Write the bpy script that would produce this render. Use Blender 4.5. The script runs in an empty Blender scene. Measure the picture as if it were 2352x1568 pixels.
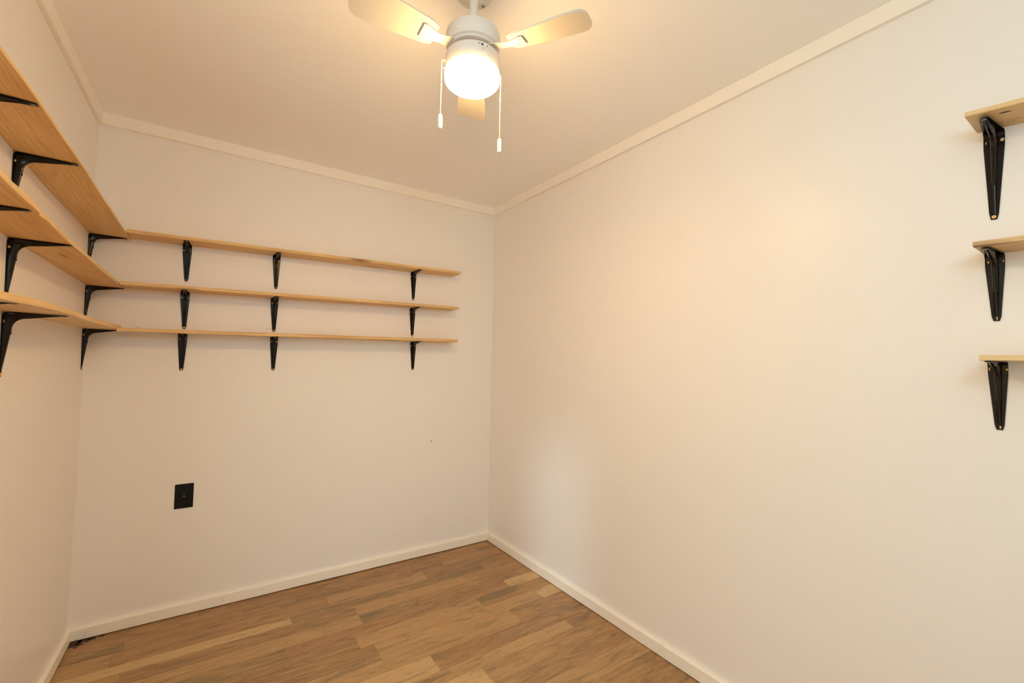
import bpy, bmesh, math, random
from mathutils import Vector, Matrix

random.seed(7)
SC = bpy.context.scene
COL = SC.collection
PI = math.pi

# ------------------------------------------------------------------ camera, world, light, exposure
W, LW, H = 2.0807, 0.01035, 2.30          # left wall distance and skew, ceiling height
CAM_LOC = Vector((-1.6248, -2.6450, 1.2215))
YAW, PITCH, ROLL = 0.59608, 0.045429, 0.018892
LAMP_COLOR = (1.0, 0.61, 0.22)
LAMP_STRENGTH = 130.0
SKY_COLOR = (0.82, 0.96, 1.0)
SKY_STRENGTH = 7.5

cd = bpy.data.cameras.new('camera')
cam = bpy.data.objects.new('camera', cd)
COL.objects.link(cam)
fw = Vector((math.sin(YAW) * math.cos(PITCH), math.cos(YAW) * math.cos(PITCH), math.sin(PITCH)))
rt0 = Vector((math.cos(YAW), -math.sin(YAW), 0))
up0 = rt0.cross(fw)
rt = math.cos(ROLL) * rt0 + math.sin(ROLL) * up0
up = -math.sin(ROLL) * rt0 + math.cos(ROLL) * up0
m = Matrix((rt, up, -fw)).transposed().to_4x4()
m.translation = CAM_LOC
cam.matrix_world = m
cd.sensor_width = 36.0
cd.lens = 1018.17 / 2352 * 36.0
cd.clip_start = 0.02
SC.camera = cam

world = bpy.data.worlds.new('world')
SC.world = world
world.use_nodes = True
bg = world.node_tree.nodes['Background']
bg.inputs[0].default_value = (*SKY_COLOR, 1)
bg.inputs[1].default_value = SKY_STRENGTH

vs = SC.view_settings
vs.view_transform = 'Standard'
vs.look = 'None'
vs.exposure = -0.03
vs.gamma = 1.0
vs.use_curve_mapping = False
SC.cycles.max_bounces = 14
SC.cycles.diffuse_bounces = 10
SC.cycles.glossy_bounces = 5
SC.cycles.use_denoising = True
SC.cycles.caustics_reflective = False
SC.cycles.caustics_refractive = False
SC.cycles.sample_clamp_indirect = 6.0

fl = bpy.data.lights.new('flash', 'POINT')           # the photographer's bounced flash, behind and left of the camera
fl.energy = 21.0
fl.shadow_soft_size = 0.16
fl.color = (0.37, 0.67, 0.86)
fo = bpy.data.objects.new('flash', fl)
COL.objects.link(fo)
fo.location = (-1.50, -3.05, 1.86)

sl = bpy.data.lights.new('streak_sun', 'SUN')               # hazy lamp added for a cool wall streak, aimed past the added leaf
sl.energy = 1.05
sl.angle = math.radians(8.0)
sl.color = (0.62, 0.86, 1.0)
so = bpy.data.objects.new('streak_sun', sl)
COL.objects.link(so)
so.rotation_euler = Vector((0.74, 0.607, -0.372)).to_track_quat('-Z', 'Y').to_euler()

DOOR_Y0, DOOR_Y1, DOOR_H = -2.72, -1.94, 1.90
pl = bpy.data.lights.new('door_portal', 'AREA')      # a sampling guide for the sky light through the doorway
pl.shape = 'RECTANGLE'
pl.size = DOOR_Y1 - DOOR_Y0
pl.size_y = DOOR_H
pl.cycles.is_portal = True
po = bpy.data.objects.new('door_portal', pl)
COL.objects.link(po)
po.location = (-W + LW * -2.33 - 0.05, (DOOR_Y0 + DOOR_Y1) / 2, DOOR_H / 2)
po.rotation_euler = (PI / 2, 0, -PI / 2)


# ------------------------------------------------------------------ materials
def lin(r, g, b):
    f = lambda c: (c / 255 / 12.92) if c / 255 <= 0.04045 else ((c / 255 + 0.055) / 1.055) ** 2.4
    return (f(r), f(g), f(b), 1.0)


class NT:
    def __init__(self, name):
        self.m = bpy.data.materials.new(name)
        self.m.use_nodes = True
        self.t = self.m.node_tree
        self.b = self.t.nodes['Principled BSDF']

    def n(self, kind, **kw):
        nd = self.t.nodes.new(kind)
        for k, v in kw.items():
            setattr(nd, k, v)
        return nd

    def l(self, a, b):
        self.t.links.new(a, b)

    def coords(self, scale, kind='Object', offset=False):
        tc = self.n('ShaderNodeTexCoord')
        mp = self.n('ShaderNodeMapping')
        mp.inputs['Scale'].default_value = scale
        self.l(tc.outputs[kind], mp.inputs['Vector'])
        if offset:
            oi = self.n('ShaderNodeObjectInfo')
            mu = self.n('ShaderNodeVectorMath', operation='SCALE')
            cx = self.n('ShaderNodeCombineXYZ')
            for i in range(3):
                self.l(oi.outputs['Random'], cx.inputs[i])
            self.l(cx.outputs[0], mu.inputs[0])
            mu.inputs['Scale'].default_value = 37.0
            self.l(mu.outputs[0], mp.inputs['Location'])
        return mp.outputs[0]

    def noise(self, vec, scale, detail=4, rough=0.55, dist=0.0):
        nd = self.n('ShaderNodeTexNoise')
        nd.inputs['Scale'].default_value = scale
        nd.inputs['Detail'].default_value = detail
        nd.inputs['Roughness'].default_value = rough
        nd.inputs['Distortion'].default_value = dist
        self.l(vec, nd.inputs['Vector'])
        return nd.outputs['Fac']

    def ramp(self, fac, stops):
        r = self.n('ShaderNodeValToRGB')
        e = r.color_ramp.elements
        while len(e) < len(stops):
            e.new(0.5)
        for el, (p, c) in zip(e, stops):
            el.position = p
            el.color = c
        self.l(fac, r.inputs[0])
        return r.outputs[0]

    def mix(self, fac, a, b, blend='MIX'):
        mx = self.n('ShaderNodeMix', data_type='RGBA', blend_type=blend)
        for s, v in ((mx.inputs[0], fac), (mx.inputs[6], a), (mx.inputs[7], b)):
            if isinstance(v, (int, float)):
                s.default_value = v
            elif isinstance(v, tuple):
                s.default_value = v
            else:
                self.l(v, s)
        return mx.outputs[2]

    def bump(self, h, strength, dist):
        bp = self.n('ShaderNodeBump')
        bp.inputs['Strength'].default_value = strength
        bp.inputs['Distance'].default_value = dist
        self.l(h, bp.inputs['Height'])
        self.l(bp.outputs[0], self.b.inputs['Normal'])

    def set(self, **kw):
        for k, v in kw.items():
            self.b.inputs[k.replace("_", " ")].default_value = v
        return self


def paint(name, col, rough, bump=0.06, spec=0.5):
    t = NT(name)
    t.set(Base_Color=col, Roughness=rough)
    t.b.inputs['Specular IOR Level'].default_value = spec
    v = t.coords((1, 1, 1))
    t.bump(t.noise(v, 260, 3, 0.6), bump, 0.002)
    return t.m


M_WALL = paint('wall_paint', (0.87, 0.825, 0.775, 1), 0.36, 0.05, 0.20)
M_CEIL = paint('ceiling_paint', (0.95, 0.93, 0.91, 1), 0.55, 0.05, 0.35)
M_TRIM = paint('trim_paint', (0.93, 0.87, 0.77, 1), 0.38, 0.04, 0.5)
M_FANW = NT('fan_white').set(Base_Color=(0.76, 0.69, 0.61, 1), Roughness=0.42).m
M_BLADE = NT('blade_white').set(Base_Color=(0.60, 0.56, 0.50, 1), Roughness=0.6).m
M_CHAIN = NT('chain_metal').set(Base_Color=(0.86, 0.80, 0.66, 1), Roughness=0.3, Metallic=0.6).m
M_PULL = NT('pull_plastic').set(Base_Color=(0.88, 0.84, 0.74, 1), Roughness=0.4).m
M_BLACK = NT('bracket_black').set(Base_Color=(0.005, 0.0045, 0.004, 1), Roughness=0.17, Specular_IOR_Level=0.27, Specular_Tint=(1.0, 0.80, 0.62, 1)).m
M_BRASS = NT('screw_brass').set(Base_Color=(0.78, 0.50, 0.20, 1), Roughness=0.32, Metallic=0.75).m
M_STEEL = NT('screw_steel').set(Base_Color=(0.30, 0.29, 0.27, 1), Roughness=0.3, Metallic=0.9).m
M_OUTLET = NT('outlet_black').set(Base_Color=(0.003, 0.003, 0.003, 1), Roughness=0.3, Specular_IOR_Level=0.25).m
M_DARK = NT('dark_hole').set(Base_Color=(0.03, 0.02, 0.012, 1), Roughness=0.9).m
M_SUB = NT('floor_joint').set(Base_Color=(0.17, 0.095, 0.042, 1), Roughness=0.9).m
M_INK = NT('stamp_ink').set(Base_Color=(0.05, 0.04, 0.03, 1), Roughness=0.8).m
M_CAULK = NT('caulk').set(Base_Color=(0.86, 0.80, 0.72, 1), Roughness=0.5).m
M_PORCH = NT('porch_concrete').set(Base_Color=(0.55, 0.53, 0.50, 1), Roughness=0.9).m


def emissive():
    t = NT('lit_glass')
    t.set(Base_Color=(0.9, 0.88, 0.84, 1), Roughness=0.4)
    t.b.inputs['Emission Color'].default_value = (*LAMP_COLOR, 1)
    t.b.inputs['Emission Strength'].default_value = LAMP_STRENGTH
    return t.m


M_GLASS = emissive()


def pine(name, light, mid, dark, knot):
    t = NT(name)
    v = t.coords((1.2, 9.0, 9.0), offset=True)
    warp = t.noise(v, 0.9, 3, 0.5, 0.6)
    v2 = t.coords((0.7, 85, 85), offset=True)
    fine = t.noise(v2, 2.2, 5, 0.65, 0.6)
    wv = t.n('ShaderNodeTexWave', wave_type='BANDS', bands_direction='Y')
    wv.inputs['Scale'].default_value = 2.6
    wv.inputs['Distortion'].default_value = 9.0
    wv.inputs['Detail'].default_value = 3.0
    wv.inputs['Detail Scale'].default_value = 0.7
    t.l(v, wv.inputs['Vector'])
    base = t.ramp(warp, [(0.3, dark), (0.5, mid), (0.72, light)])
    c = t.mix(0.42, base, t.ramp(wv.outputs['Fac'], [(0.0, mid), (0.55, light), (0.95, dark)]))
    c = t.mix(0.36, c, t.ramp(fine, [(0.36, dark), (0.60, light)]))
    v5 = t.coords((1.3, 5.0, 5.0), offset=True)
    blot = t.noise(v5, 2.6, 4, 0.6, 1.2)
    c = t.mix(t.ramp(blot, [(0.60, (0, 0, 0, 1)), (0.78, (0.6, 0.6, 0.6, 1))]), c, dark)
    # a few knots and resin streaks stretched along the board
    vk = t.coords((2.6, 13.0, 13.0), offset=True)
    vo = t.n('ShaderNodeTexVoronoi')
    vo.inputs['Scale'].default_value = 0.95
    t.l(vk, vo.inputs['Vector'])
    kf = t.ramp(vo.outputs['Distance'], [(0.05, (0.9, 0.9, 0.9, 1)), (0.20, (0, 0, 0, 1))])
    c = t.mix(kf, c, knot)
    t.l(c, t.b.inputs['Base Color'])
    t.set(Roughness=0.5)
    t.b.inputs['Specular IOR Level'].default_value = 0.35
    t.bump(fine, 0.12, 0.002)
    return t.m


M_PINE = pine('pine_board', (0.84, 0.60, 0.30, 1), (0.74, 0.48, 0.20, 1), (0.55, 0.31, 0.11, 1), (0.24, 0.10, 0.035, 1))
M_PINE_PALE = pine('pale_pine_board', (0.78, 0.58, 0.31, 1), (0.70, 0.50, 0.25, 1), (0.58, 0.385, 0.17, 1), (0.16, 0.07, 0.03, 1))


def plank_mat():
    t = NT('plank_vinyl')
    oi = t.n('ShaderNodeObjectInfo')
    base = oi.outputs['Color']
    v = t.coords((1.0, 7.0, 1.0), offset=True)
    a = t.noise(v, 4.2, 6, 0.66, 1.6)
    v2 = t.coords((2.2, 26.0, 1.0), offset=True)
    b = t.noise(v2, 4.6, 6, 0.70, 1.2)
    v3 = t.coords((0.8, 3.4, 1.0), offset=True)
    g = t.noise(v3, 4.5, 4, 0.55, 0.8)
    c = t.mix(t.ramp(a, [(0.34, (0, 0, 0, 1)), (0.70, (0.85, 0.85, 0.85, 1))]), base, (0.50, 0.300, 0.130, 1))
    c = t.mix(t.ramp(a, [(0.24, (0.8, 0.8, 0.8, 1)), (0.44, (0, 0, 0, 1))]), c, (0.205, 0.100, 0.046, 1))
    c = t.mix(t.ramp(b, [(0.32, (0.60, 0.60, 0.60, 1)), (0.46, (0, 0, 0, 1))]), c, (0.150, 0.080, 0.036, 1))
    c = t.mix(t.ramp(b, [(0.56, (0, 0, 0, 1)), (0.74, (0.50, 0.50, 0.50, 1))]), c, (0.60, 0.41, 0.215, 1))
    c = t.mix(t.ramp(g, [(0.55, (0, 0, 0, 1)), (0.68, (0.72, 0.72, 0.72, 1))]), c, (0.190, 0.135, 0.068, 1))
    v4 = t.coords((1.0, 2.0, 1.0), offset=True)
    k = t.noise(v4, 38.0, 3, 0.6, 1.5)
    c = t.mix(t.ramp(k, [(0.22, (0.55, 0.55, 0.55, 1)), (0.36, (0, 0, 0, 1))]), c, (0.140, 0.075, 0.035, 1))
    t.l(c, t.b.inputs['Base Color'])
    t.set(Roughness=0.46)
    t.b.inputs['Specular IOR Level'].default_value = 0.4
    t.bump(b, 0.10, 0.0015)
    return t.m


M_PLANK = plank_mat()


# ------------------------------------------------------------------ mesh helpers
def link(name, bm, mat, parent=None, smooth=False, bevel=0.0, segs=2):
    me = bpy.data.meshes.new(name)
    bmesh.ops.recalc_face_normals(bm, faces=bm.faces)
    bm.to_mesh(me)
    bm.free()
    me.materials.append(mat)
    o = bpy.data.objects.new(name, me)
    COL.objects.link(o)
    if parent:
        o.parent = parent
    if smooth:
        for p in me.polygons:
            p.use_smooth = True
        me.set_sharp_from_angle(angle=math.radians(35))
    if bevel:
        md = o.modifiers.new('bevel', 'BEVEL')
        md.width = bevel
        md.segments = segs
        md.limit_method = 'ANGLE'
        md.angle_limit = math.radians(40)
    return o


def box(bm, x0, x1, y0, y1, z0, z1, skew=0.0):
    # skew: x shifts by skew*y (for the left wall)
    vs_ = [bm.verts.new((x + skew * y, y, z)) for z in (z0, z1) for y in (y0, y1) for x in (x0, x1)]
    for f in ((0, 2, 3, 1), (4, 5, 7, 6), (0, 1, 5, 4), (2, 6, 7, 3), (0, 4, 6, 2), (1, 3, 7, 5)):
        bm.faces.new([vs_[i] for i in f])


def lathe(bm, prof, n=48, cx=0, cy=0):
    rings = []
    for r, z in prof:
        if r < 1e-6:
            rings.append([bm.verts.new((cx, cy, z))])
        else:
            rings.append([bm.verts.new((cx + r * math.cos(2 * PI * i / n), cy + r * math.sin(2 * PI * i / n), z)) for i in range(n)])
    for a, b in zip(rings, rings[1:]):
        if len(a) == 1 and len(b) == 1:
            continue
        for i in range(n):
            j = (i + 1) % n
            if len(a) == 1:
                bm.faces.new((a[0], b[j], b[i]))
            elif len(b) == 1:
                bm.faces.new((a[i], a[j], b[0]))
            else:
                bm.faces.new((a[i], a[j], b[j], b[i]))


def loft(bm, sections, closed=True):
    rs = [[bm.verts.new(p) for p in s] for s in sections]
    n = len(rs[0])
    for a, b in zip(rs, rs[1:]):
        for i in range(n if closed else n - 1):
            j = (i + 1) % n
            bm.faces.new((a[i], a[j], b[j], b[i]))
    bm.faces.new(rs[0][::-1])
    bm.faces.new(rs[-1])


def empty(name, loc, rz=0.0):
    o = bpy.data.objects.new(name, None)
    o.empty_display_size = 0.05
    COL.objects.link(o)
    o.location = loc
    o.rotation_euler = (0, 0, rz)
    return o


def tag(o, label, cat, group=None):
    o['label'] = label
    o['category'] = cat
    if group:
        o['group'] = group
    return o


def struct(o, label=None):
    o['kind'] = 'structure'
    if label:
        o['label'] = label
    return o


# ------------------------------------------------------------------ room shell
Y_REAR = -3.70
T = 0.10
bm = bmesh.new(); box(bm, -W - T, T, 0, T, -0.02, H + 0.02)
wall_back = struct(link('wall_back', bm, M_WALL), 'pale pinkish painted wall behind the long shelves')
bm = bmesh.new(); box(bm, 0, T, Y_REAR, 0, -0.02, H + 0.02)
wall_right = struct(link('wall_right', bm, M_WALL), 'large bare pale wall on the right')
bm = bmesh.new()
box(bm, -W - T, -W, DOOR_Y1, 0, -0.02, H + 0.02, LW)
box(bm, -W - T, -W, Y_REAR, DOOR_Y0, -0.02, H + 0.02, LW)
box(bm, -W - T, -W, DOOR_Y0, DOOR_Y1, DOOR_H, H + 0.02, LW)
wall_left = struct(link('wall_left', bm, M_WALL), 'warm lit wall on the left behind the left shelves')
bm = bmesh.new(); box(bm, -W - 0.2, T, Y_REAR - T, Y_REAR, -0.02, H + 0.02)
struct(link('wall_rear', bm, M_WALL))
bm = bmesh.new(); box(bm, -W - 0.2, T, Y_REAR - T, T, H, H + 0.08)
ceiling = struct(link('ceiling', bm, M_CEIL), 'flat cream painted ceiling')
bm = bmesh.new(); box(bm, -W - 0.2, T, Y_REAR - T, T, -0.08, -0.005)
floor = struct(link('floor', bm, M_SUB), 'wood plank floor in mixed brown tones')

# doorway beside the photographer, the daylight comes in here
door = struct(empty('door_1', (-W + LW * (DOOR_Y0 + DOOR_Y1) / 2, (DOOR_Y0 + DOOR_Y1) / 2, 0)), 'open doorway in the left wall')
hw = (DOOR_Y1 - DOOR_Y0) / 2
for nm, a in (('door_jamb', (-T, 0.0, -hw, -hw + 0.018, 0, DOOR_H)), ('door_jamb', (-T, 0.0, hw - 0.018, hw, 0, DOOR_H)),
              ('door_head', (-T, 0.0, -hw, hw, DOOR_H - 0.018, DOOR_H)),
              ('door_casing', (0.0, 0.014, -hw - 0.055, -hw + 0.004, 0, DOOR_H + 0.055)),
              ('door_casing', (0.0, 0.014, hw - 0.004, hw + 0.055, 0, DOOR_H + 0.055)),
              ('door_casing', (0.0, 0.014, -hw + 0.004, hw - 0.004, DOOR_H - 0.004, DOOR_H + 0.055))):
    bm = bmesh.new(); box(bm, *a)
    link(nm, bm, M_TRIM, door, bevel=0.002)
LEAF_A = math.radians(-25.7)
bm = bmesh.new(); box(bm, -0.038, 0.0, -2 * hw + 0.03, 0.0, 0.008, DOOR_H + 0.20)
leaf = link('added_door_leaf', bm, M_TRIM, door, bevel=0.002)  # unseen leaf, added to narrow the daylight into a streak on the right wall
leaf.location = (-T - 0.004, hw - 0.010, 0)
leaf.rotation_euler = (0, 0, LEAF_A)
bm = bmesh.new()
lathe(bm, [(0, 0.0), (0.024, 0.0), (0.024, 0.006), (0.010, 0.010), (0.010, 0.034), (0.024, 0.044), (0.026, 0.054), (0.018, 0.064), (0, 0.066)], 20)
kn = link('door_knob', bm, M_STEEL, leaf, smooth=True)
kn.location = (0.0, -2 * hw + 0.10, 0.98)
kn.rotation_euler = (0, PI / 2, 0)
bm = bmesh.new(); box(bm, -W - 5.0, -W - 0.21, -6.5, 2.5, -0.25, -0.10)
struct(link('porch_slab', bm, M_PORCH), 'concrete ground outside the doorway')

# ceiling trim boards (flat battens) and baseboards
HT, TT = 0.0532, 0.0153
HB, TB = 0.0515, 0.0170
ZB = 0.0050


def batten(name, x0, x1, y0, y1, z0, z1, skew=0.0, label=None, wob=0.0006, axis='x'):
    """A hand cut board: sides wander by a fraction of a millimetre."""
    rnd = random.Random(name + str(x0) + str(y0))
    n = 26
    secs = []
    ph = [rnd.uniform(0, 6) for _ in range(4)]
    for i in range(n + 1):
        f = i / n
        w1 = wob * (math.sin(7 * f + ph[0]) + 0.6 * math.sin(19 * f + ph[1]))
        w2 = wob * (math.sin(9 * f + ph[2]) + 0.6 * math.sin(23 * f + ph[3]))
        if axis == 'x':
            x = x0 + (x1 - x0) * f
            secs.append([(x, y1, z0), (x, y0 + w1 * 0.6, z0 + w2), (x, y0 + w1 * 0.6, z1 + w1), (x, y1, z1 + w1)])
        else:
            y = y0 + (y1 - y0) * f
            s = skew * y
            if skew:                                    # left wall: front is x1
                secs.append([(x0 + s, y, z0 + w2), (x1 + w1 * 0.6 + s, y, z0 + w2), (x1 + w1 * 0.6 + s, y, z1 + w1), (x0 + s, y, z1 + w1)])
            else:
                secs.append([(x1, y, z0 + w2), (x0 + w1 * 0.6, y, z0 + w2), (x0 + w1 * 0.6, y, z1 + w1), (x1, y, z1 + w1)])
    b = bmesh.new()
    loft(b, secs)
    return struct(link(name, b, M_TRIM, bevel=0.0016), label)


batten('trim_1', -W, 0, -TT, 0, H - HT, H + 0.004, label='cream ceiling batten above the back wall', wob=0.0005)
batten('trim_2', -W, -W + TT, Y_REAR, -TT, H - HT, H + 0.004, LW, 'cream ceiling batten above the left wall', 0.0005, 'y')
batten('trim_3', -TT, 0, -0.957, -TT, H - HT, H + 0.004, 0, 'cream ceiling batten above the right wall, short piece in the corner', 0.0005, 'y')
batten('trim_4', -TT, 0, Y_REAR, -0.9585, H - HT, H + 0.004, 0, 'cream ceiling batten above the right wall, long piece', 0.0005, 'y')
base_back = batten('baseboard_back', -W, 0, -TB, 0, ZB, HB, label='cream baseboard along the back wall')
batten('baseboard_left', -W, -W + TB, DOOR_Y1 + 0.058, -TB, ZB, HB, LW, 'cream baseboard along the left wall', axis='y')
batten('baseboard_right', -TB, 0, -1.432, -TB, 0.0030, HB, 0, 'cream baseboard along the right wall, piece in the corner', axis='y')
batten('baseboard_right.001', -TB - 0.0006, 0, Y_REAR, -1.4335, 0.0030, HB + 0.0008, 0, 'cream baseboard along the right wall, piece past the paint chipped joint', axis='y')

# caulk bead in the left and right back corners
for nm, cx, sx in (('trim_5', -W, 1), ('trim_6', 0, -1)):
    secs = []
    rnd = random.Random(nm)
    for i in range(60):
        z = HB + (H - HT - HB) * i / 59
        a = 0.0018 + 0.0008 * math.sin(i * 0.9 + rnd.random()) + 0.0007 * rnd.random()
        secs.append([(cx - 0.001 * sx, 0.001, z), (cx - 0.001 * sx, -a, z), (cx + sx * a * 0.8, -a * 0.8, z), (cx + sx * a, 0.001, z)])
    b = bmesh.new(); loft(b, secs)
    struct(link(nm, b, M_CAULK if sx > 0 else M_WALL, smooth=True), 'thin painted caulk line in the wall corner')

# nail holes and scuffs on the back wall (pieces of the wall)
HOLE_PX = [(-0.6806, 1.4293), (-0.6158, 1.4149), (-0.6014, 1.4139), (-0.4864, 1.4532), (-0.4386, 1.4485), (-0.5895, 1.5080 - 0.047),
           (-1.3852, 1.3705), (-1.3740, 1.3705), (-1.9075, 1.348)]
for (x, z) in HOLE_PX:
    b = bmesh.new()
    bmesh.ops.create_cone(b, cap_ends=True, segments=10, radius1=0.0016, radius2=0.0016, depth=0.0006, matrix=Matrix.Rotation(PI / 2, 4, 'X'))
    o = link('nail_hole', b, M_DARK, wall_back)
    o.location = (x, -0.0003, z)
for (x, z) in ((-1.5258, 0.0268), (-2.0231, 0.0177), (-2.0503, 0.0090), (-1.3500, 0.0301)):
    b = bmesh.new()
    bmesh.ops.create_cone(b, cap_ends=True, segments=10, radius1=0.0015, radius2=0.0015, depth=0.0006, matrix=Matrix.Rotation(PI / 2, 4, 'X'))
    o = link('nail_hole', b, M_DARK, base_back)
    o.location = (x, -TB - 0.0003, z)
b = bmesh.new()
bmesh.ops.create_icosphere(b, subdivisions=2, radius=0.003, matrix=Matrix.Diagonal((1.0, 0.15, 1.3, 1)))
o = link('scuff_mark', b, M_DARK, wall_back)
o.location = (-0.4383, -0.0002, 0.7063)

# ------------------------------------------------------------------ floor planks
BROWN, DARK, LIGHT, GREEN, RED, YELL = ((0.325, 0.178, 0.078, 1), (0.250, 0.138, 0.062, 1), (0.43, 0.262, 0.120, 1),
                                        (0.205, 0.138, 0.064, 1), (0.290, 0.148, 0.072, 1), (0.60, 0.410, 0.205, 1))
# row edge (y), joints (x) right to left, tones right to left
ROWS = [
    (0.0, [-0.16, -0.98, -1.62], [LIGHT, BROWN, RED, BROWN]),
    (-0.062, [-0.77, -1.45], [RED, DARK, BROWN]),
    (-0.127, [-0.42, -1.22, -1.877], [BROWN, RED, BROWN, GREEN]),
    (-0.197, [-0.566, -1.087, -1.905], [DARK, LIGHT, BROWN, LIGHT]),
    (-0.300, [-0.24, -1.266], [RED, GREEN, YELL]),
    (-0.361, [-0.32, -0.990, -1.863], [BROWN, LIGHT, DARK, LIGHT]),
    (-0.445, [-0.110, -0.708, -0.991], [DARK, BROWN, GREEN, LIGHT]),
    (-0.533, [-0.2245, -1.3155], [YELL, RED, GREEN]),
    (-0.612, [-0.4425, -1.05, -1.75], [BROWN, LIGHT, DARK, BROWN]),
    (-0.706, [-0.1415, -0.9955, -1.5], [YELL, LIGHT, DARK, BROWN]),
    (-0.794, [-0.3575, -0.9965, -1.7], [RED, LIGHT, LIGHT, BROWN]),
    (-0.902, [-0.8218, -1.42], [RED, YELL, BROWN]),
    (-1.008, [-0.1815, -0.95, -1.8], [RED, LIGHT, BROWN, DARK]),
    (-1.075, [-0.680, -1.35], [BROWN, YELL, RED]),
    (-1.180, [-0.36, -1.12], [BROWN, DARK, LIGHT]),
    (-1.280, [-0.05, -0.55, -1.5], [LIGHT, LIGHT, RED, BROWN]),
    (-1.376, [-0.32, -1.0, -1.6], [BROWN, LIGHT, DARK, BROWN]),
]
y = -1.46
rnd = random.Random(11)
while y > Y_REAR + 0.05:
    js, x = [], -rnd.uniform(0.1, 0.8)
    while x > -W:
        js.append(x); x -= rnd.uniform(0.45, 1.0)
    ROWS.append((y, js, [rnd.choice([BROWN, BROWN, LIGHT, DARK, RED, YELL]) for _ in range(len(js) + 1)]))
    y -= rnd.uniform(0.065, 0.11)
G = 0.00028
for i, (y1, js, tones) in enumerate(ROWS):
    y0 = ROWS[i + 1][0] if i + 1 < len(ROWS) else Y_REAR
    xs = [0.0] + js + [-W - 0.04]
    for k, tone in enumerate(tones):
        xa, xb = xs[k + 1], xs[k]
        b = bmesh.new()
        cx, cy = (xa + xb) / 2, (y0 + y1) / 2
        dz = rnd.uniform(-0.0001, 0.0001)
        box(b, xa - cx + G, xb - cx - G, y0 - cy + G, y1 - cy - G, -0.005, dz)
        o = link('plank', b, M_PLANK, floor)
        o.location = (cx, cy, 0)
        jit = rnd.uniform(0.93, 1.07)
        o.color = (tone[0] * jit, tone[1] * jit, tone[2] * jit, 1)


# mould stain in the left back corner of the floor: a thin ragged film
def stain():
    b = bmesh.new()
    rn = random.Random(3)
    for (x, y_, r) in [(-2.045, -0.024, 0.022), (-2.02, -0.024, 0.02), (-1.995, -0.022, 0.014), (-2.05, -0.045, 0.016), (-2.03, -0.05, 0.011),
                       (-1.965, -0.02, 0.009), (-2.04, -0.068, 0.007)]:
        ring = []
        for k in range(22):
            a = 2 * PI * k / 22
            rr = r * rn.uniform(0.55, 1.2)
            ring.append((x + 1.25 * rr * math.cos(a), min(y_ + rr * math.sin(a), -0.012)))
        bot = [b.verts.new((p[0], p[1], 0.0001)) for p in ring]
        top = [b.verts.new((x + (p[0] - x) * 0.9, y_ + (p[1] - y_) * 0.9, 0.0006)) for p in ring]
        b.faces.new(top)
        for k in range(22):
            j = (k + 1) % 22
            b.faces.new((bot[k], bot[j], top[j], top[k]))
    t = NT('mould_stain')
    v = t.coords((1, 1, 1))
    c = t.ramp(t.noise(v, 90, 4, 0.7), [(0.4, (0.045, 0.022, 0.009, 1)), (0.7, (0.16, 0.085, 0.03, 1))])
    t.l(c, t.b.inputs['Base Color'])
    t.set(Roughness=0.9)
    return link('mould_stain', b, t.m, floor)


stain()

# ------------------------------------------------------------------ shelf boards


def interp(tab, u):
    if u <= tab[0][0]:
        return tab[0][1]
    for (a, va), (b_, vb) in zip(tab, tab[1:]):
        if u <= b_:
            return va + (vb - va) * (u - a) / (b_ - a)
    return tab[-1][1]


def board(name, origin, rz, L, zw, zf, depth, thick, mat, wane=None, seed=1, wob=0.0004):
    """zw / zf / depth: tables over u (along the board) of the underside height at the wall, drop at the front, depth.
    wane: table over u of how far the upper front edge is cut back (bark edge)."""
    root = empty(name, origin, rz)
    rn = random.Random(seed)
    ph = [rn.uniform(0, 6.28) for _ in range(6)]
    n = max(24, int(L / 0.02))
    secs = []
    for i in range(n + 1):
        u = L * i / n
        z0 = interp(zw, u) - origin[2]
        z1 = interp(zf, u) - origin[2]
        d = interp(depth, u) + wob * (math.sin(14 * u + ph[0]) + 0.7 * math.sin(37 * u + ph[1]) + 0.4 * math.sin(81 * u + ph[2]))
        w = (interp(wane, u) if wane else 0.0)
        w = max(0.0, w * (1 + 0.30 * math.sin(17 * u + ph[3]) + 0.16 * math.sin(61 * u + ph[4]) + 0.12 * math.sin(97 * u + ph[5]))) + 0.0012
        c = 0.0012
        secs.append([(u, 0.0005, z0), (u, d - c, z1), (u, d, z1 + c), (u, d, z1 + thick * 0.45),
                     (u, d - w * 0.45, z1 + thick * 0.70), (u, d - w, z1 + thick - 0.0006), (u, d - w - c, z1 + thick), (u, 0.0005, z0 + thick)])
    b = bmesh.new(); loft(b, secs)
    link('board', b, mat, root, smooth=True)
    return root


RB = PI                                   # back wall: u runs from the right end to the left
RL = math.atan2(-1, -LW)                  # left wall: u runs from the back corner to the front
RR = PI / 2                               # right wall: u runs from near to far
XJ = -W + 0.1318                          # where the back boards meet the left boards (topmost row)

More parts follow.
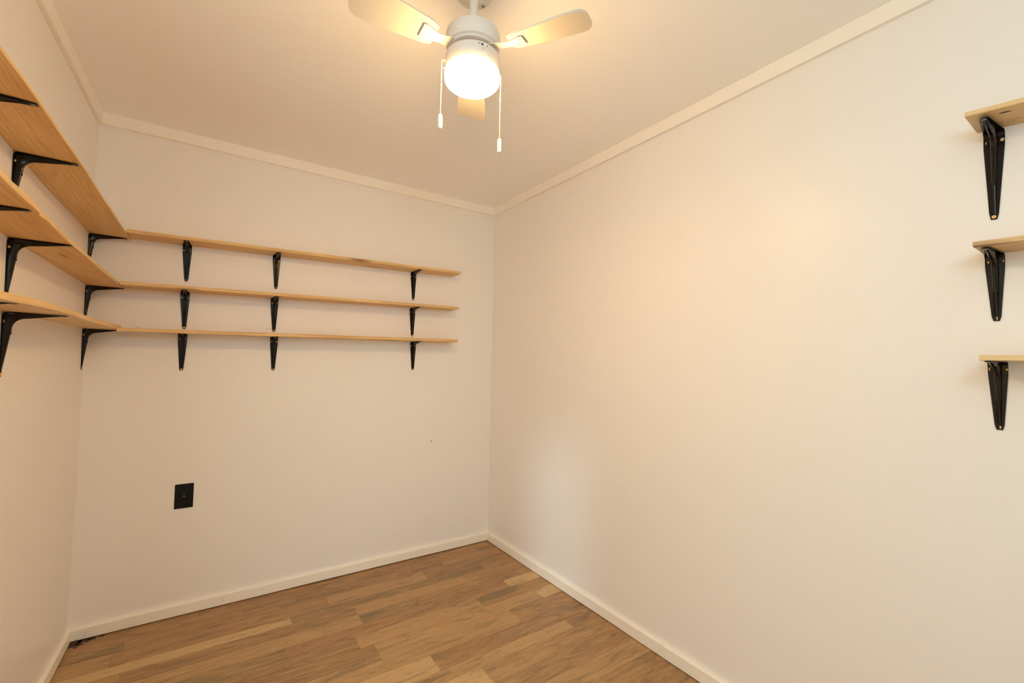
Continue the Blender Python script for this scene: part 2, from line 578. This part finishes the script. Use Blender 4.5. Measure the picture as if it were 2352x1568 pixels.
lt_depth = [(0.0, 0.1310), (0.14, 0.1312), (0.64, 0.1320), (0.90, 0.131), (1.09, 0.129), (1.24, 0.128), (1.35, 0.125), (1.44, 0.122), (1.56, 0.121)]
lt = board('shelf_board', (-W, 0, 1.745), RL, 1.56, [(0, 1.7408), (0.61, 1.7555), (1.0, 1.7725), (1.56, 1.790)],
           [(0, 1.7408), (0.61, 1.7575), (1.0, 1.7725), (1.56, 1.790)], lt_depth, 0.017, M_PINE,
           [(0, 0.004), (0.3, 0.002), (0.6, 0.006), (0.9, 0.009), (1.2, 0.008), (1.56, 0.006)], 3)
tag(lt, 'orange pine shelf board on the left wall, topmost of three, seen from below', 'shelf', 'pine shelves on the left wall')
lm_depth = [(0.0, 0.1200), (0.20, 0.1200), (0.47, 0.1190), (0.91, 0.1240), (1.10, 0.1300), (1.147, 0.1320), (1.153, 0.1325), (1.20, 0.1290), (1.206, 0.1355), (1.34, 0.137), (1.46, 0.140), (1.56, 0.140)]
lm = board('shelf_board', (-W, 0, 1.52), RL, 1.56, [(0, 1.5150), (0.59, 1.5270), (0.95, 1.5320), (1.56, 1.5430)],
           [(0, 1.5150), (0.59, 1.5270), (0.95, 1.5320), (1.56, 1.5430)], lm_depth, 0.017, M_PINE,
           [(0, 0.003), (0.5, 0.003), (1.05, 0.004), (1.3, 0.002), (1.56, 0.003)], 5)
tag(lm, 'middle pine shelf board on the left wall, with a notched front edge', 'shelf', 'pine shelves on the left wall')
lb = board('shelf_board', (-W, 0, 1.33), RL, 1.56, [(0, 1.3285), (0.4, 1.3303), (0.9, 1.3304), (1.56, 1.3304)],
           [(0, 1.3292), (0.25, 1.3295), (0.68, 1.3290), (1.045, 1.3302), (1.28, 1.3249), (1.422, 1.3197), (1.56, 1.315)],
           [(0, 0.1180), (0.20, 0.1190), (0.68, 0.127), (1.045, 0.134), (1.42, 0.140), (1.56, 0.142)], 0.0185, M_PINE,
           [(0, 0.002), (0.4, 0.003), (0.7, 0.009), (1.1, 0.007), (1.56, 0.006)], 8)
tag(lb, 'pine shelf board on the left wall, lowest of three, with a rough splintered front edge', 'shelf', 'pine shelves on the left wall')


def back_board(zl, zr, fl, fr, xr, thick, seed, label, d0=0.136, d1=0.137, xj=XJ):
    L = xr - xj
    o = board('shelf_board', (xr, 0, zl), RB, L, [(0, zr), (L, zl)], [(0, fr), (L, fl)], [(0, d1), (L, d0)], thick, M_PINE,
              [(0, 0.001), (L * 0.5, 0.003), (L, 0.002)], seed)
    return tag(o, label, 'shelf', 'pine shelves on the back wall')


back_board(1.7500, 1.7735, 1.7490, 1.7750, -0.3230, 0.0160, 21, 'long pine shelf board on the back wall, topmost of three', 0.132, 0.132)
back_board(1.5205, 1.5475, 1.5205, 1.5475, -0.3330, 0.0155, 22, 'long pine shelf board on the back wall, middle of three', 0.136, 0.137, -W + 0.1208)
back_board(1.3230, 1.3350, 1.3190, 1.3385, -0.3360, 0.0160, 23, 'long pine shelf board on the back wall, lowest of three', 0.137, 0.137, -W + 0.1194)


def right_board(yl, zfar, znear, ffar, fnear, depth, thick, seed, label):
    L = 0.85
    o = board('shelf_board', (0, yl - L, zfar), RR, L, [(0, znear), (L, zfar)], [(0, fnear), (L, ffar)], [(0, depth), (L, depth)],
              thick, M_PINE_PALE, [(0, 0.002), (L, 0.001)], seed)
    return tag(o, label, 'shelf', 'pine shelves on the right wall')


rs_t = right_board(-2.3865, 1.8375, 1.755, 1.8375, 1.755, 0.1300, 0.0125, 31, 'pale pine shelf board on the right wall, topmost of three, with a dark knot')
rs_m = right_board(-2.3935, 1.5172, 1.492, 1.5172, 1.492, 0.1265, 0.0125, 32, 'pale pine shelf board on the right wall, middle of three')
rs_b = right_board(-2.4000, 1.2450, 1.2450, 1.2450, 1.2350, 0.1350, 0.0130, 33, 'lowest pale pine shelf board on the right wall')

# knot and grade stamp under the topmost right board
b = bmesh.new()
bmesh.ops.create_uvsphere(b, u_segments=18, v_segments=8, radius=1.0, matrix=Matrix.Diagonal((0.0105, 0.0036, 0.0006, 1)))
o = link('knot', b, NT('knot_brown').set(Base_Color=(0.07, 0.028, 0.012, 1), Roughness=0.7).m, rs_t, smooth=True)


def r_zu(u):
    return 1.755 + (1.8375 - 1.755) * u / 0.85 - 1.8375


o.location = (0.85 - 0.062, 0.098, r_zu(0.85 - 0.062) - 0.0001)
o.rotation_euler = (0, -0.097, 0)
b = bmesh.new()
for (u, v, l, a) in [(0.800, 0.042, 0.006, 0.2), (0.790, 0.045, 0.005, 1.9), (0.783, 0.043, 0.006, 0.9), (0.776, 0.046, 0.005, 2.4),
                     (0.770, 0.043, 0.006, 0.3), (0.792, 0.030, 0.006, 0.8), (0.786, 0.029, 0.005, 2.2), (0.780, 0.031, 0.006, 0.1)]:
    mt = Matrix.Translation((u, v, r_zu(u) - 0.0001)) @ Matrix.Rotation(a, 4, 'Z') @ Matrix.Diagonal((l, 0.0010, 0.0004, 1))
    bmesh.ops.create_cube(b, size=1.0, matrix=mt)
link('grade_stamp', b, M_INK, rs_t)['label'] = 'faint black stamp marks'


# ------------------------------------------------------------------ shelf brackets (pressed black steel, screws in wall and board)
def make_bracket_meshes(drop, arm, wtop, wtip, rib=1.0):
    r, t = 0.012, 0.0018
    # outer path (y, z) with parameter and width
    path = []
    nA, nB, nC = 14, 7, 12
    for i in range(nA):
        f = i / nA
        z = -drop + (drop - r) * f
        path.append((0.0003, z, 'w', f))
    for i in range(nB):
        a = PI - (PI / 2) * i / nB
        path.append((r + r * math.cos(a), -r + r * math.sin(a), 'c', i / nB))
    for i in range(nC + 1):
        f = i / nC
        path.append((r + (arm - r) * f, -0.0004, 'a', f))

    def width(kind, f):
        if kind == 'w':
            return wtip + (wtop - wtip) * min(1.0, f * 1.12)
        if kind == 'c':
            return wtop
        return wtop * 0.97 + (wtip * 1.05 - wtop * 0.97) * f

    def normal(i):
        a = path[max(0, i - 1)]; c = path[min(len(path) - 1, i + 1)]
        ty, tz = c[0] - a[0], c[1] - a[1]
        l = math.hypot(ty, tz)
        return tz / l, -ty / l          # towards the inside of the L

    b = bmesh.new()
    secs = []
    for i, (y_, z, k, f) in enumerate(path):
        ny, nz = normal(i)
        w = width(k, f) / 2
        if i == 0 or i == len(path) - 1:
            w *= 0.72                      # rounded tips
        if i == 1:
            pass
        secs.append([(-w, y_, z), (w, y_, z), (w, y_ + ny * t, z + nz * t), (-w, y_ + ny * t, z + nz * t)])
    # extra rounding section near both tips
    loft(b, secs)
    # pressed rib: base follows the flange, crest follows the inner curve of the L
    base, crest, rw = [], [], []
    zk, yk = -0.046, 0.046                # where the corner fillet starts on each leg
    hk, ha = 0.0158 * rib, 0.0145 * rib
    n1, n2, n3 = 10, 12, 9
    for i in range(n1):
        f = i / n1
        z = (-drop + 0.012) + (zk - (-drop + 0.012)) * f
        base.append((t * 0.6, z)); crest.append((0.0032 + (hk - 0.0032) * f, z)); rw.append(0.0065 + 0.0035 * f)
    P0, P1, P2 = (hk, zk), (hk + 0.0015, -ha - 0.0015), (yk, -ha)
    for i in range(n2):
        f = i / n2
        q = [(1 - f) ** 2 * P0[j] + 2 * f * (1 - f) * P1[j] + f * f * P2[j] for j in (0, 1)]
        crest.append(tuple(q))
        if f < 0.5:
            g = f / 0.5
            by, bz = t * 0.6, zk + (-r - zk) * g
            if g > 0.75:
                by += 0.0012 * (g - 0.75) / 0.25
        else:
            g = (f - 0.5) / 0.5
            by, bz = r * 0.35 + (yk - r * 0.35) * g, -t * 0.6 - 0.0035 * (1 - g) * (1 - g)
        base.append((by, bz)); rw.append(0.0105)
    for i in range(n3 + 1):
        f = i / n3
        y_ = yk + (arm - 0.012 - yk) * f
        base.append((y_, -t * 0.6)); crest.append((y_, -ha + (ha - 0.0032) * f)); rw.append(0.0100 - 0.0038 * f)
    secs = []
    for (by, bz), (cy, cz), w in zip(base, crest, rw):
        m1 = (by + (cy - by) * 0.82, bz + (cz - bz) * 0.82)
        hwid = w / 2
        secs.append([(-hwid * 1.35, by, bz), (-hwid, *m1), (-hwid * 0.55, cy, cz), (hwid * 0.55, cy, cz), (hwid, *m1), (hwid * 1.35, by, bz)])
    loft(b, secs)
    # embossed stiffening mark on the rib just below the corner
    for dz, hw_, hh in ((-0.047, 0.0040, 0.004), (-0.056, 0.0033, 0.007)):
        mt = Matrix.Translation((0, hk - 0.0009, dz)) @ Matrix.Diagonal((hw_ * 2, 0.0022, hh, 1))
        bmesh.ops.create_cube(b, size=1.0, matrix=mt)
    me = bpy.data.meshes.new('bracket')
    bmesh.ops.recalc_face_normals(b, faces=b.faces)
    b.to_mesh(me); b.free()
    me.materials.append(M_BLACK)
    for p in me.polygons:
        p.use_smooth = True
    me.set_sharp_from_angle(angle=math.radians(38))
    return me


def screw_mesh(mat):
    b = bmesh.new()
    lathe(b, [(0, 0.0008), (0.0014, 0.0008), (0.0017, 0.0022), (0.0030, 0.0024), (0.0042, 0.0016), (0.0046, 0.0), (0.0, -0.0004)], 18)
    me = bpy.data.meshes.new('screw')
    bmesh.ops.recalc_face_normals(b, faces=b.faces)
    b.to_mesh(me); b.free()
    me.materials.append(mat)
    for p in me.polygons:
        p.use_smooth = True
    return me


ME_BR = make_bracket_meshes(0.1745, 0.124, 0.0365, 0.0150)
ME_BR_L = make_bracket_meshes(0.2240, 0.118, 0.0375, 0.0150, 1.05)
ME_BR_R = make_bracket_meshes(0.1690, 0.108, 0.0350, 0.0150)
ME_SCREW = screw_mesh(M_BRASS)
ME_SCREW2 = screw_mesh(M_STEEL)


def bracket(me, loc, rz, drop, arm, label, group, tilt=0.0, sx=0.0128, zs=-0.0245, roll=0.0):
    root = empty('shelf_bracket', loc, rz)
    root.rotation_euler = (tilt, roll, rz)
    tag(root, label, 'bracket', group)
    o = bpy.data.objects.new('bracket_frame', me); COL.objects.link(o); o.parent = root
    for x, z in ((-sx, zs), (sx, zs), (0.0, -drop + 0.0065)):
        s = bpy.data.objects.new('screw', ME_SCREW); COL.objects.link(s); s.parent = root
        s.location = (x, 0.0017 if z > -0.1 else 0.0030, z)
        s.rotation_euler = (-PI / 2, 0, random.uniform(0, 3))
        s.rotation_mode = 'XYZ'
    s = bpy.data.objects.new('screw', ME_SCREW2); COL.objects.link(s); s.parent = root
    s.location = (0, arm - 0.007, -0.0022)
    s.rotation_euler = (PI, 0, 0)
    s['label'] = 'dark screw at the arm tip'
    return root


GB = 'black steel brackets under the back wall shelves'
place = {0: 'nearest the left corner', 1: 'in the middle of the board', 2: 'nearest the free right end'}
rowname = ['topmost', 'middle', 'lowest']
bx = [[-1.7396, -1.3558, -0.5898], [-1.7386, -1.3572, -0.5901], [-1.7397, -1.3512, -0.5790]]
xr = [-0.3230, -0.3330, -0.3360]
zl = [1.7500, 1.5205, 1.3230]
zr = [1.7735, 1.5475, 1.3350]
for r_ in range(3):
    for c_ in range(3):
        x = bx[r_][c_]
        f = (x - XJ) / (xr[r_] - XJ)
        z = zl[r_] + (zr[r_] - zl[r_]) * f
        bracket(ME_BR, (x, 0, z - 0.0004), RB, 0.1745, 0.124,
                'black bracket under the %s back wall shelf, %s' % (rowname[r_], place[c_]), GB,
                roll=math.atan((zr[r_] - zl[r_]) / (xr[r_] - XJ)))
GL = 'black steel brackets under the left wall shelves'
ly = [[-0.036, -0.888, -1.232], [-0.036, -0.888, -1.236], [-0.038, -0.888, -1.262]]
lplace = {0: 'in the back corner', 1: 'second out from the corner', 2: 'cut by the picture edge'}
lz = [[(0, 1.7408), (0.61, 1.7555), (1.0, 1.7725), (1.56, 1.790)], [(0, 1.5150), (0.59, 1.5270), (0.95, 1.5320), (1.56, 1.5430)],
      [(0, 1.3285), (0.4, 1.3303), (0.9, 1.3304), (1.56, 1.3304)]]
for r_ in range(3):
    for c_ in range(3):
        yy = ly[r_][c_]
        z = interp(lz[r_], -yy)
        tl = 0.0
        if r_ == 2 and c_ > 0:
            tl = -0.01
        bracket(ME_BR, (-W + LW * yy, yy, z - (0.0009 if r_ < 2 else 0.0012)), RL, 0.1745, 0.124,
                'black bracket under the %s left wall shelf, %s' % (rowname[r_], lplace[c_]), GL, tilt=tl,
                roll=-math.atan((interp(lz[r_], -yy + 0.02) - interp(lz[r_], max(0, -yy - 0.02))) / 0.04))
GR = 'black steel brackets under the right wall shelves'
bracket(ME_BR_L, (0, -2.4165, 1.8270), RR, 0.2240, 0.118, 'longest black bracket on the right wall, under the topmost shelf there', GR, roll=-0.02, sx=0.0140, zs=-0.0245)
bracket(ME_BR_R, (0, -2.4110, 1.5148), RR, 0.1690, 0.108, 'black pressed steel bracket under the middle right wall shelf', GR, zs=-0.0192)
bracket(ME_BR_R, (0, -2.4105, 1.2445), RR, 0.1690, 0.108, 'black pressed steel bracket under the lowest right wall shelf', GR, zs=-0.0192)

# ------------------------------------------------------------------ wall outlet
out = empty('wall_outlet', (-1.7022, 0, 0.5535))
tag(out, 'black duplex power outlet with black cover plate low on the back wall', 'outlet')
b = bmesh.new()
secs = []
for (sx, sz, y_) in ((0.0363, 0.0570, 0.0), (0.0363, 0.0570, -0.0028), (0.0345, 0.0552, -0.0050)):
    pts = []
    for cx, cz, a0 in ((1, 1, 0), (-1, 1, PI / 2), (-1, -1, PI), (1, -1, 3 * PI / 2)):
        for k in range(4):
            a = a0 + PI / 2 * k / 3
            pts.append((cx * (sx - 0.002) + 0.002 * math.cos(a), y_, cz * (sz - 0.002) + 0.002 * math.sin(a)))
    secs.append(pts)
loft(b, secs)
link('cover_plate', b, M_OUTLET, out)
for s in (1, -1):
    b = bmesh.new()
    secs = []
    for y_, sc in ((-0.004, 1.0), (-0.0068, 1.0), (-0.0074, 0.95)):
        pts = []
        for k in range(28):
            a = 2 * PI * k / 28
            pts.append((0.0172 * sc * math.cos(a), y_, s * 0.0195 + max(-0.0140, min(0.0140, 0.0172 * math.sin(a))) * sc))
        secs.append(pts)
    loft(b, secs)
    rec = link('receptacle', b, M_OUTLET, out)
    for (x, zz, w_, h_) in ((-0.0063, 0.0035, 0.0020, 0.0085), (0.0063, 0.0035, 0.0020, 0.0070), (0.0, -0.0075, 0.0048, 0.0048)):
        b = bmesh.new()
        box(b, x - w_ / 2, x + w_ / 2, -0.0076, -0.0070, s * 0.0195 + zz - h_ / 2, s * 0.0195 + zz + h_ / 2)
        link('slot', b, M_DARK, rec)
o = bpy.data.objects.new('screw', ME_SCREW2); COL.objects.link(o); o.parent = out
o.location = (0, -0.0050, 0); o.rotation_euler = (PI / 2, 0, 0); o.scale = (0.75, 0.75, 0.75)

# ------------------------------------------------------------------ ceiling fan with light
FX, FY = -1.0440, -1.5630
fan = empty('ceiling_fan', (FX, FY, 1.9990))
tag(fan, 'small white ceiling fan with glowing drum light and two pull chains', 'fan')
Z0 = 1.9990
up_ = lambda prof: [(r, z - Z0) for r, z in prof]
b = bmesh.new()
lathe(b, up_([(0, 2.3005), (0.056, 2.3005), (0.0585, 2.290), (0.0575, 2.275), (0.050, 2.262), (0.028, 2.2585), (0.020, 2.250), (0.0145, 2.247), (0, 2.247)]), 48)
canopy = link('canopy', b, M_FANW, fan, smooth=True)
for a in (0.35, 2.45, 4.5):
    s = bpy.data.objects.new('screw', ME_SCREW2); COL.objects.link(s); s.parent = canopy
    s.location = (0.040 * math.cos(a), 0.040 * math.sin(a), 2.2600 - Z0); s.rotation_euler = (PI, 0, 0)
b = bmesh.new(); lathe(b, up_([(0, 2.252), (0.0120, 2.252), (0.0120, 2.150), (0, 2.150)]), 32)
link('downrod', b, M_FANW, fan, smooth=True)
b = bmesh.new()
lathe(b, up_([(0, 2.1535), (0.018, 2.1535), (0.022, 2.152), (0.066, 2.1515), (0.0735, 2.148), (0.0765, 2.141), (0.0770, 2.117), (0.0762, 2.1155), (0.0762, 2.114),
              (0.0765, 2.1125), (0.0745, 2.1045), (0.0690, 2.1010), (0.0690, 2.0985), (0.0680, 2.096), (0.060, 2.0945), (0, 2.0945)]), 64)
motor = link('motor_housing', b, M_FANW, fan, smooth=True)
b = bmesh.new(); lathe(b, up_([(0, 2.0955), (0.035, 2.0955), (0.035, 2.0795), (0, 2.0795)]), 32)
link('hub', b, M_FANW, fan, smooth=True)
b = bmesh.new()
lathe(b, up_([(0, 2.0805), (0.0735, 2.0805), (0.0758, 2.0785), (0.0762, 2.075), (0.0762, 2.038), (0.0755, 2.0362), (0, 2.0362)]), 64)
fitter = link('light_fitter', b, M_FANW, fan, smooth=True)
b = bmesh.new()
lathe(b, up_([(0, 2.0366), (0.0758, 2.0366), (0.0766, 2.0355), (0.0776, 2.026), (0.0780, 2.018), (0.0762, 2.0085), (0.070, 2.0025), (0.055, 1.9995), (0, 1.9990)]), 64)
shade = link('lamp_shade', b, M_GLASS, fan, smooth=True)
shade['label'] = 'glowing white glass drum shade'

# reverse switch, screw holes and lower thumb screws on the fitter (facing the camera side)
A_CAM = math.atan2(CAM_LOC.y - FY, CAM_LOC.x - FX)


def on_fitter(name, ang, z, w_, h_, d_, mat, parent, rr=0.0762):
    bb = bmesh.new()
    bmesh.ops.create_cube(bb, size=1.0, matrix=Matrix.Diagonal((d_, w_, h_, 1)))
    oo = link(name, bb, mat, parent)
    oo.location = (rr * math.cos(ang), rr * math.sin(ang), z - Z0)
    oo.rotation_euler = (0, 0, ang)
    return oo


sw = on_fitter('reverse_switch', A_CAM + 0.37, 2.0705, 0.0105, 0.0050, 0.0008, M_DARK, fitter)
sw.location.x += 0.0001
o = on_fitter('switch_knob', A_CAM + 0.41, 2.0705, 0.0055, 0.0042, 0.0030, M_PULL, fitter)
for da in (0.22, 0.53):
    bb = bmesh.new(); lathe(bb, [(0, 0.0006), (0.0014, 0.0006), (0.0014, -0.0006), (0, -0.0006)], 12)
    oo = link('screw_hole', bb, M_DARK, fitter)
    a = A_CAM + da
    oo.location = (0.0762 * math.cos(a), 0.0762 * math.sin(a), 2.0712 - Z0)
    oo.rotation_euler = (0, PI / 2, a)
bb = bmesh.new(); lathe(bb, [(0, 0.0006), (0.0011, 0.0006), (0.0011, -0.0006), (0, -0.0006)], 12)
oo = link('screw_hole', bb, M_DARK, fitter)
a = A_CAM + 0.37
oo.location = (0.0762 * math.cos(a), 0.0762 * math.sin(a), 2.0600 - Z0); oo.rotation_euler = (0, PI / 2, a)
for da in (0.56, 0.56 + 2 * PI / 3, 0.56 - 2 * PI / 3):
    bb = bmesh.new(); lathe(bb, [(0, 0.005), (0.0022, 0.0045), (0.0028, 0.003), (0.0028, -0.001), (0, -0.001)], 14)
    oo = link('thumb_screw', bb, M_CHAIN, fitter, smooth=True)
    a = A_CAM + da
    oo.location = (0.0758 * math.cos(a), 0.0758 * math.sin(a), 2.0420 - Z0); oo.rotation_euler = (0, PI / 2, a)

# three blades, at rest: one points away from the doorway corner, the gap faces the camera
for k in range(3):
    ang = A_CAM + PI + k * 2 * PI / 3
    bb = bmesh.new()
    secs = []
    r0, r1 = 0.118, 0.338
    n = 18
    fs = [i / n * 0.86 for i in range(n)] + [0.86 + 0.14 * math.sin(PI / 2 * i / 14) for i in range(15)]
    for f in fs:
        x = r0 + (r1 - r0) * f
        hw_ = 0.036 + 0.014 * min(1, f * 1.4)
        if f > 0.86:
            g = (f - 0.86) / 0.14
            hw_ *= 0.35 + 0.65 * math.sqrt(max(0.0, 1 - g ** 2.6))
        if f < 0.08:
            hw_ *= 0.80 + 0.2 * f / 0.08
        secs.append([(x, -hw_, -0.0025), (x, hw_, -0.0025), (x, hw_, 0.0025), (x, -hw_, 0.0025)])
    loft(bb, secs)
    bl = link('blade', bb, M_BLADE, fan, bevel=0.0012)
    bl.matrix_local = Matrix.Translation((0, 0, 2.0935 - Z0)) @ Matrix.Rotation(ang, 4, 'Z') @ Matrix.Rotation(math.radians(11), 4, 'X')
    bb = bmesh.new()
    secs = []
    for i in range(11):
        f = i / 10
        x = 0.058 + (0.158 - 0.058) * f
        hw_ = 0.010 + 0.010 * (1 - f) ** 2 + 0.016 * max(0, f - 0.5) * 2 * (1 if f < 0.95 else 0.7)
        z = 0.004 - 0.009 * min(1, f * 1.8)
        secs.append([(x, -hw_, z - 0.0012), (x, hw_, z - 0.0012), (x, hw_, z + 0.0012), (x, -hw_, z + 0.0012)])
    loft(bb, secs)
    ir = link('blade_iron', bb, M_FANW, bl, bevel=0.0006)


# pull chains
def chain(ang, ztop, zbot, plen, prad, square, label):
    ca, sa = math.cos(ang), math.sin(ang)
    bb = bmesh.new()
    xo = 0.0855
    # little brass outlet tube on the fitter
    lat = bmesh.new(); lathe(lat, [(0, 0.0), (0.0036, 0.0), (0.0036, 0.006), (0.0028, 0.0085), (0.0016, 0.0095), (0, 0.0095)], 16)
    tube = link('chain_outlet', lat, M_CHAIN, fitter, smooth=True)
    tube.location = (0.0755 * ca, 0.0755 * sa, ztop - Z0)
    tube.rotation_euler = (0, PI / 2, ang)
    z = ztop
    beads = []
    for k in range(4):
        g = k / 4
        beads.append((xo - 0.001 + 0.002 * math.sin(g * PI / 2), ztop + 0.0005 - 0.006 * g * g))
    z = ztop - 0.006
    while z > zbot:
        beads.append((xo + 0.001, z)); z -= 0.0031
    for (rr, zz) in beads:
        bmesh.ops.create_icosphere(bb, subdivisions=1, radius=0.00165, matrix=Matrix.Translation((rr * ca, rr * sa, zz - Z0)))
    # bead chain core
    bmesh.ops.create_cone(bb, segments=6, radius1=0.0007, radius2=0.0007, depth=ztop - 0.005 - zbot,
                          matrix=Matrix.Translation(((xo + 0.001) * ca, (xo + 0.001) * sa, (ztop - 0.005 + zbot) / 2 - Z0)))
    # connector clasp halfway
    bmesh.ops.create_cone(bb, cap_ends=True, segments=10, radius1=0.0021, radius2=0.0021, depth=0.008,
                          matrix=Matrix.Translation(((xo + 0.001) * ca, (xo + 0.001) * sa, ztop - 0.072 - Z0)))
    ch = link('pull_chain', bb, M_CHAIN, fan, smooth=True)
    ch['label'] = label
    pb = bmesh.new()
    if square:
        secs = []
        for f, w_ in ((0, 0.0030), (0.06, 0.0044), (1, 0.0044)):
            zz = zbot - plen * f
            secs.append([(-w_, -w_, zz - Z0), (w_, -w_, zz - Z0), (w_, w_, zz - Z0), (-w_, w_, zz - Z0)])
        loft(pb, secs)
    else:
        lathe(pb, up_([(0, zbot), (prad * 0.62, zbot), (prad * 0.85, zbot - 0.003), (prad, zbot - plen * 0.35), (prad, zbot - plen * 0.6),
                       (prad * 0.85, zbot - plen), (prad * 0.45, zbot - plen), (prad * 0.4, zbot - plen + 0.003), (0, zbot - plen + 0.003)]), 20)
    p_ = link('chain_pull', pb, M_PULL, ch, smooth=not square, bevel=0.0008 if square else 0)
    if square:
        p_.location = ((xo + 0.001) * ca, (xo + 0.001) * sa, 0)
        p_.rotation_euler = (0, 0, ang)
    else:
        p_.location = ((xo + 0.001) * ca, (xo + 0.001) * sa, 0)


chain(A_CAM - PI / 2 + 0.10, 2.0615, 1.9045, 0.0400, 0.0068, False, 'left pull chain with a rounded white pull')
chain(A_CAM + PI / 2 + 0.30, 2.0520, 1.8650, 0.0400, 0.0044, True, 'right pull chain with a slim square white pull')
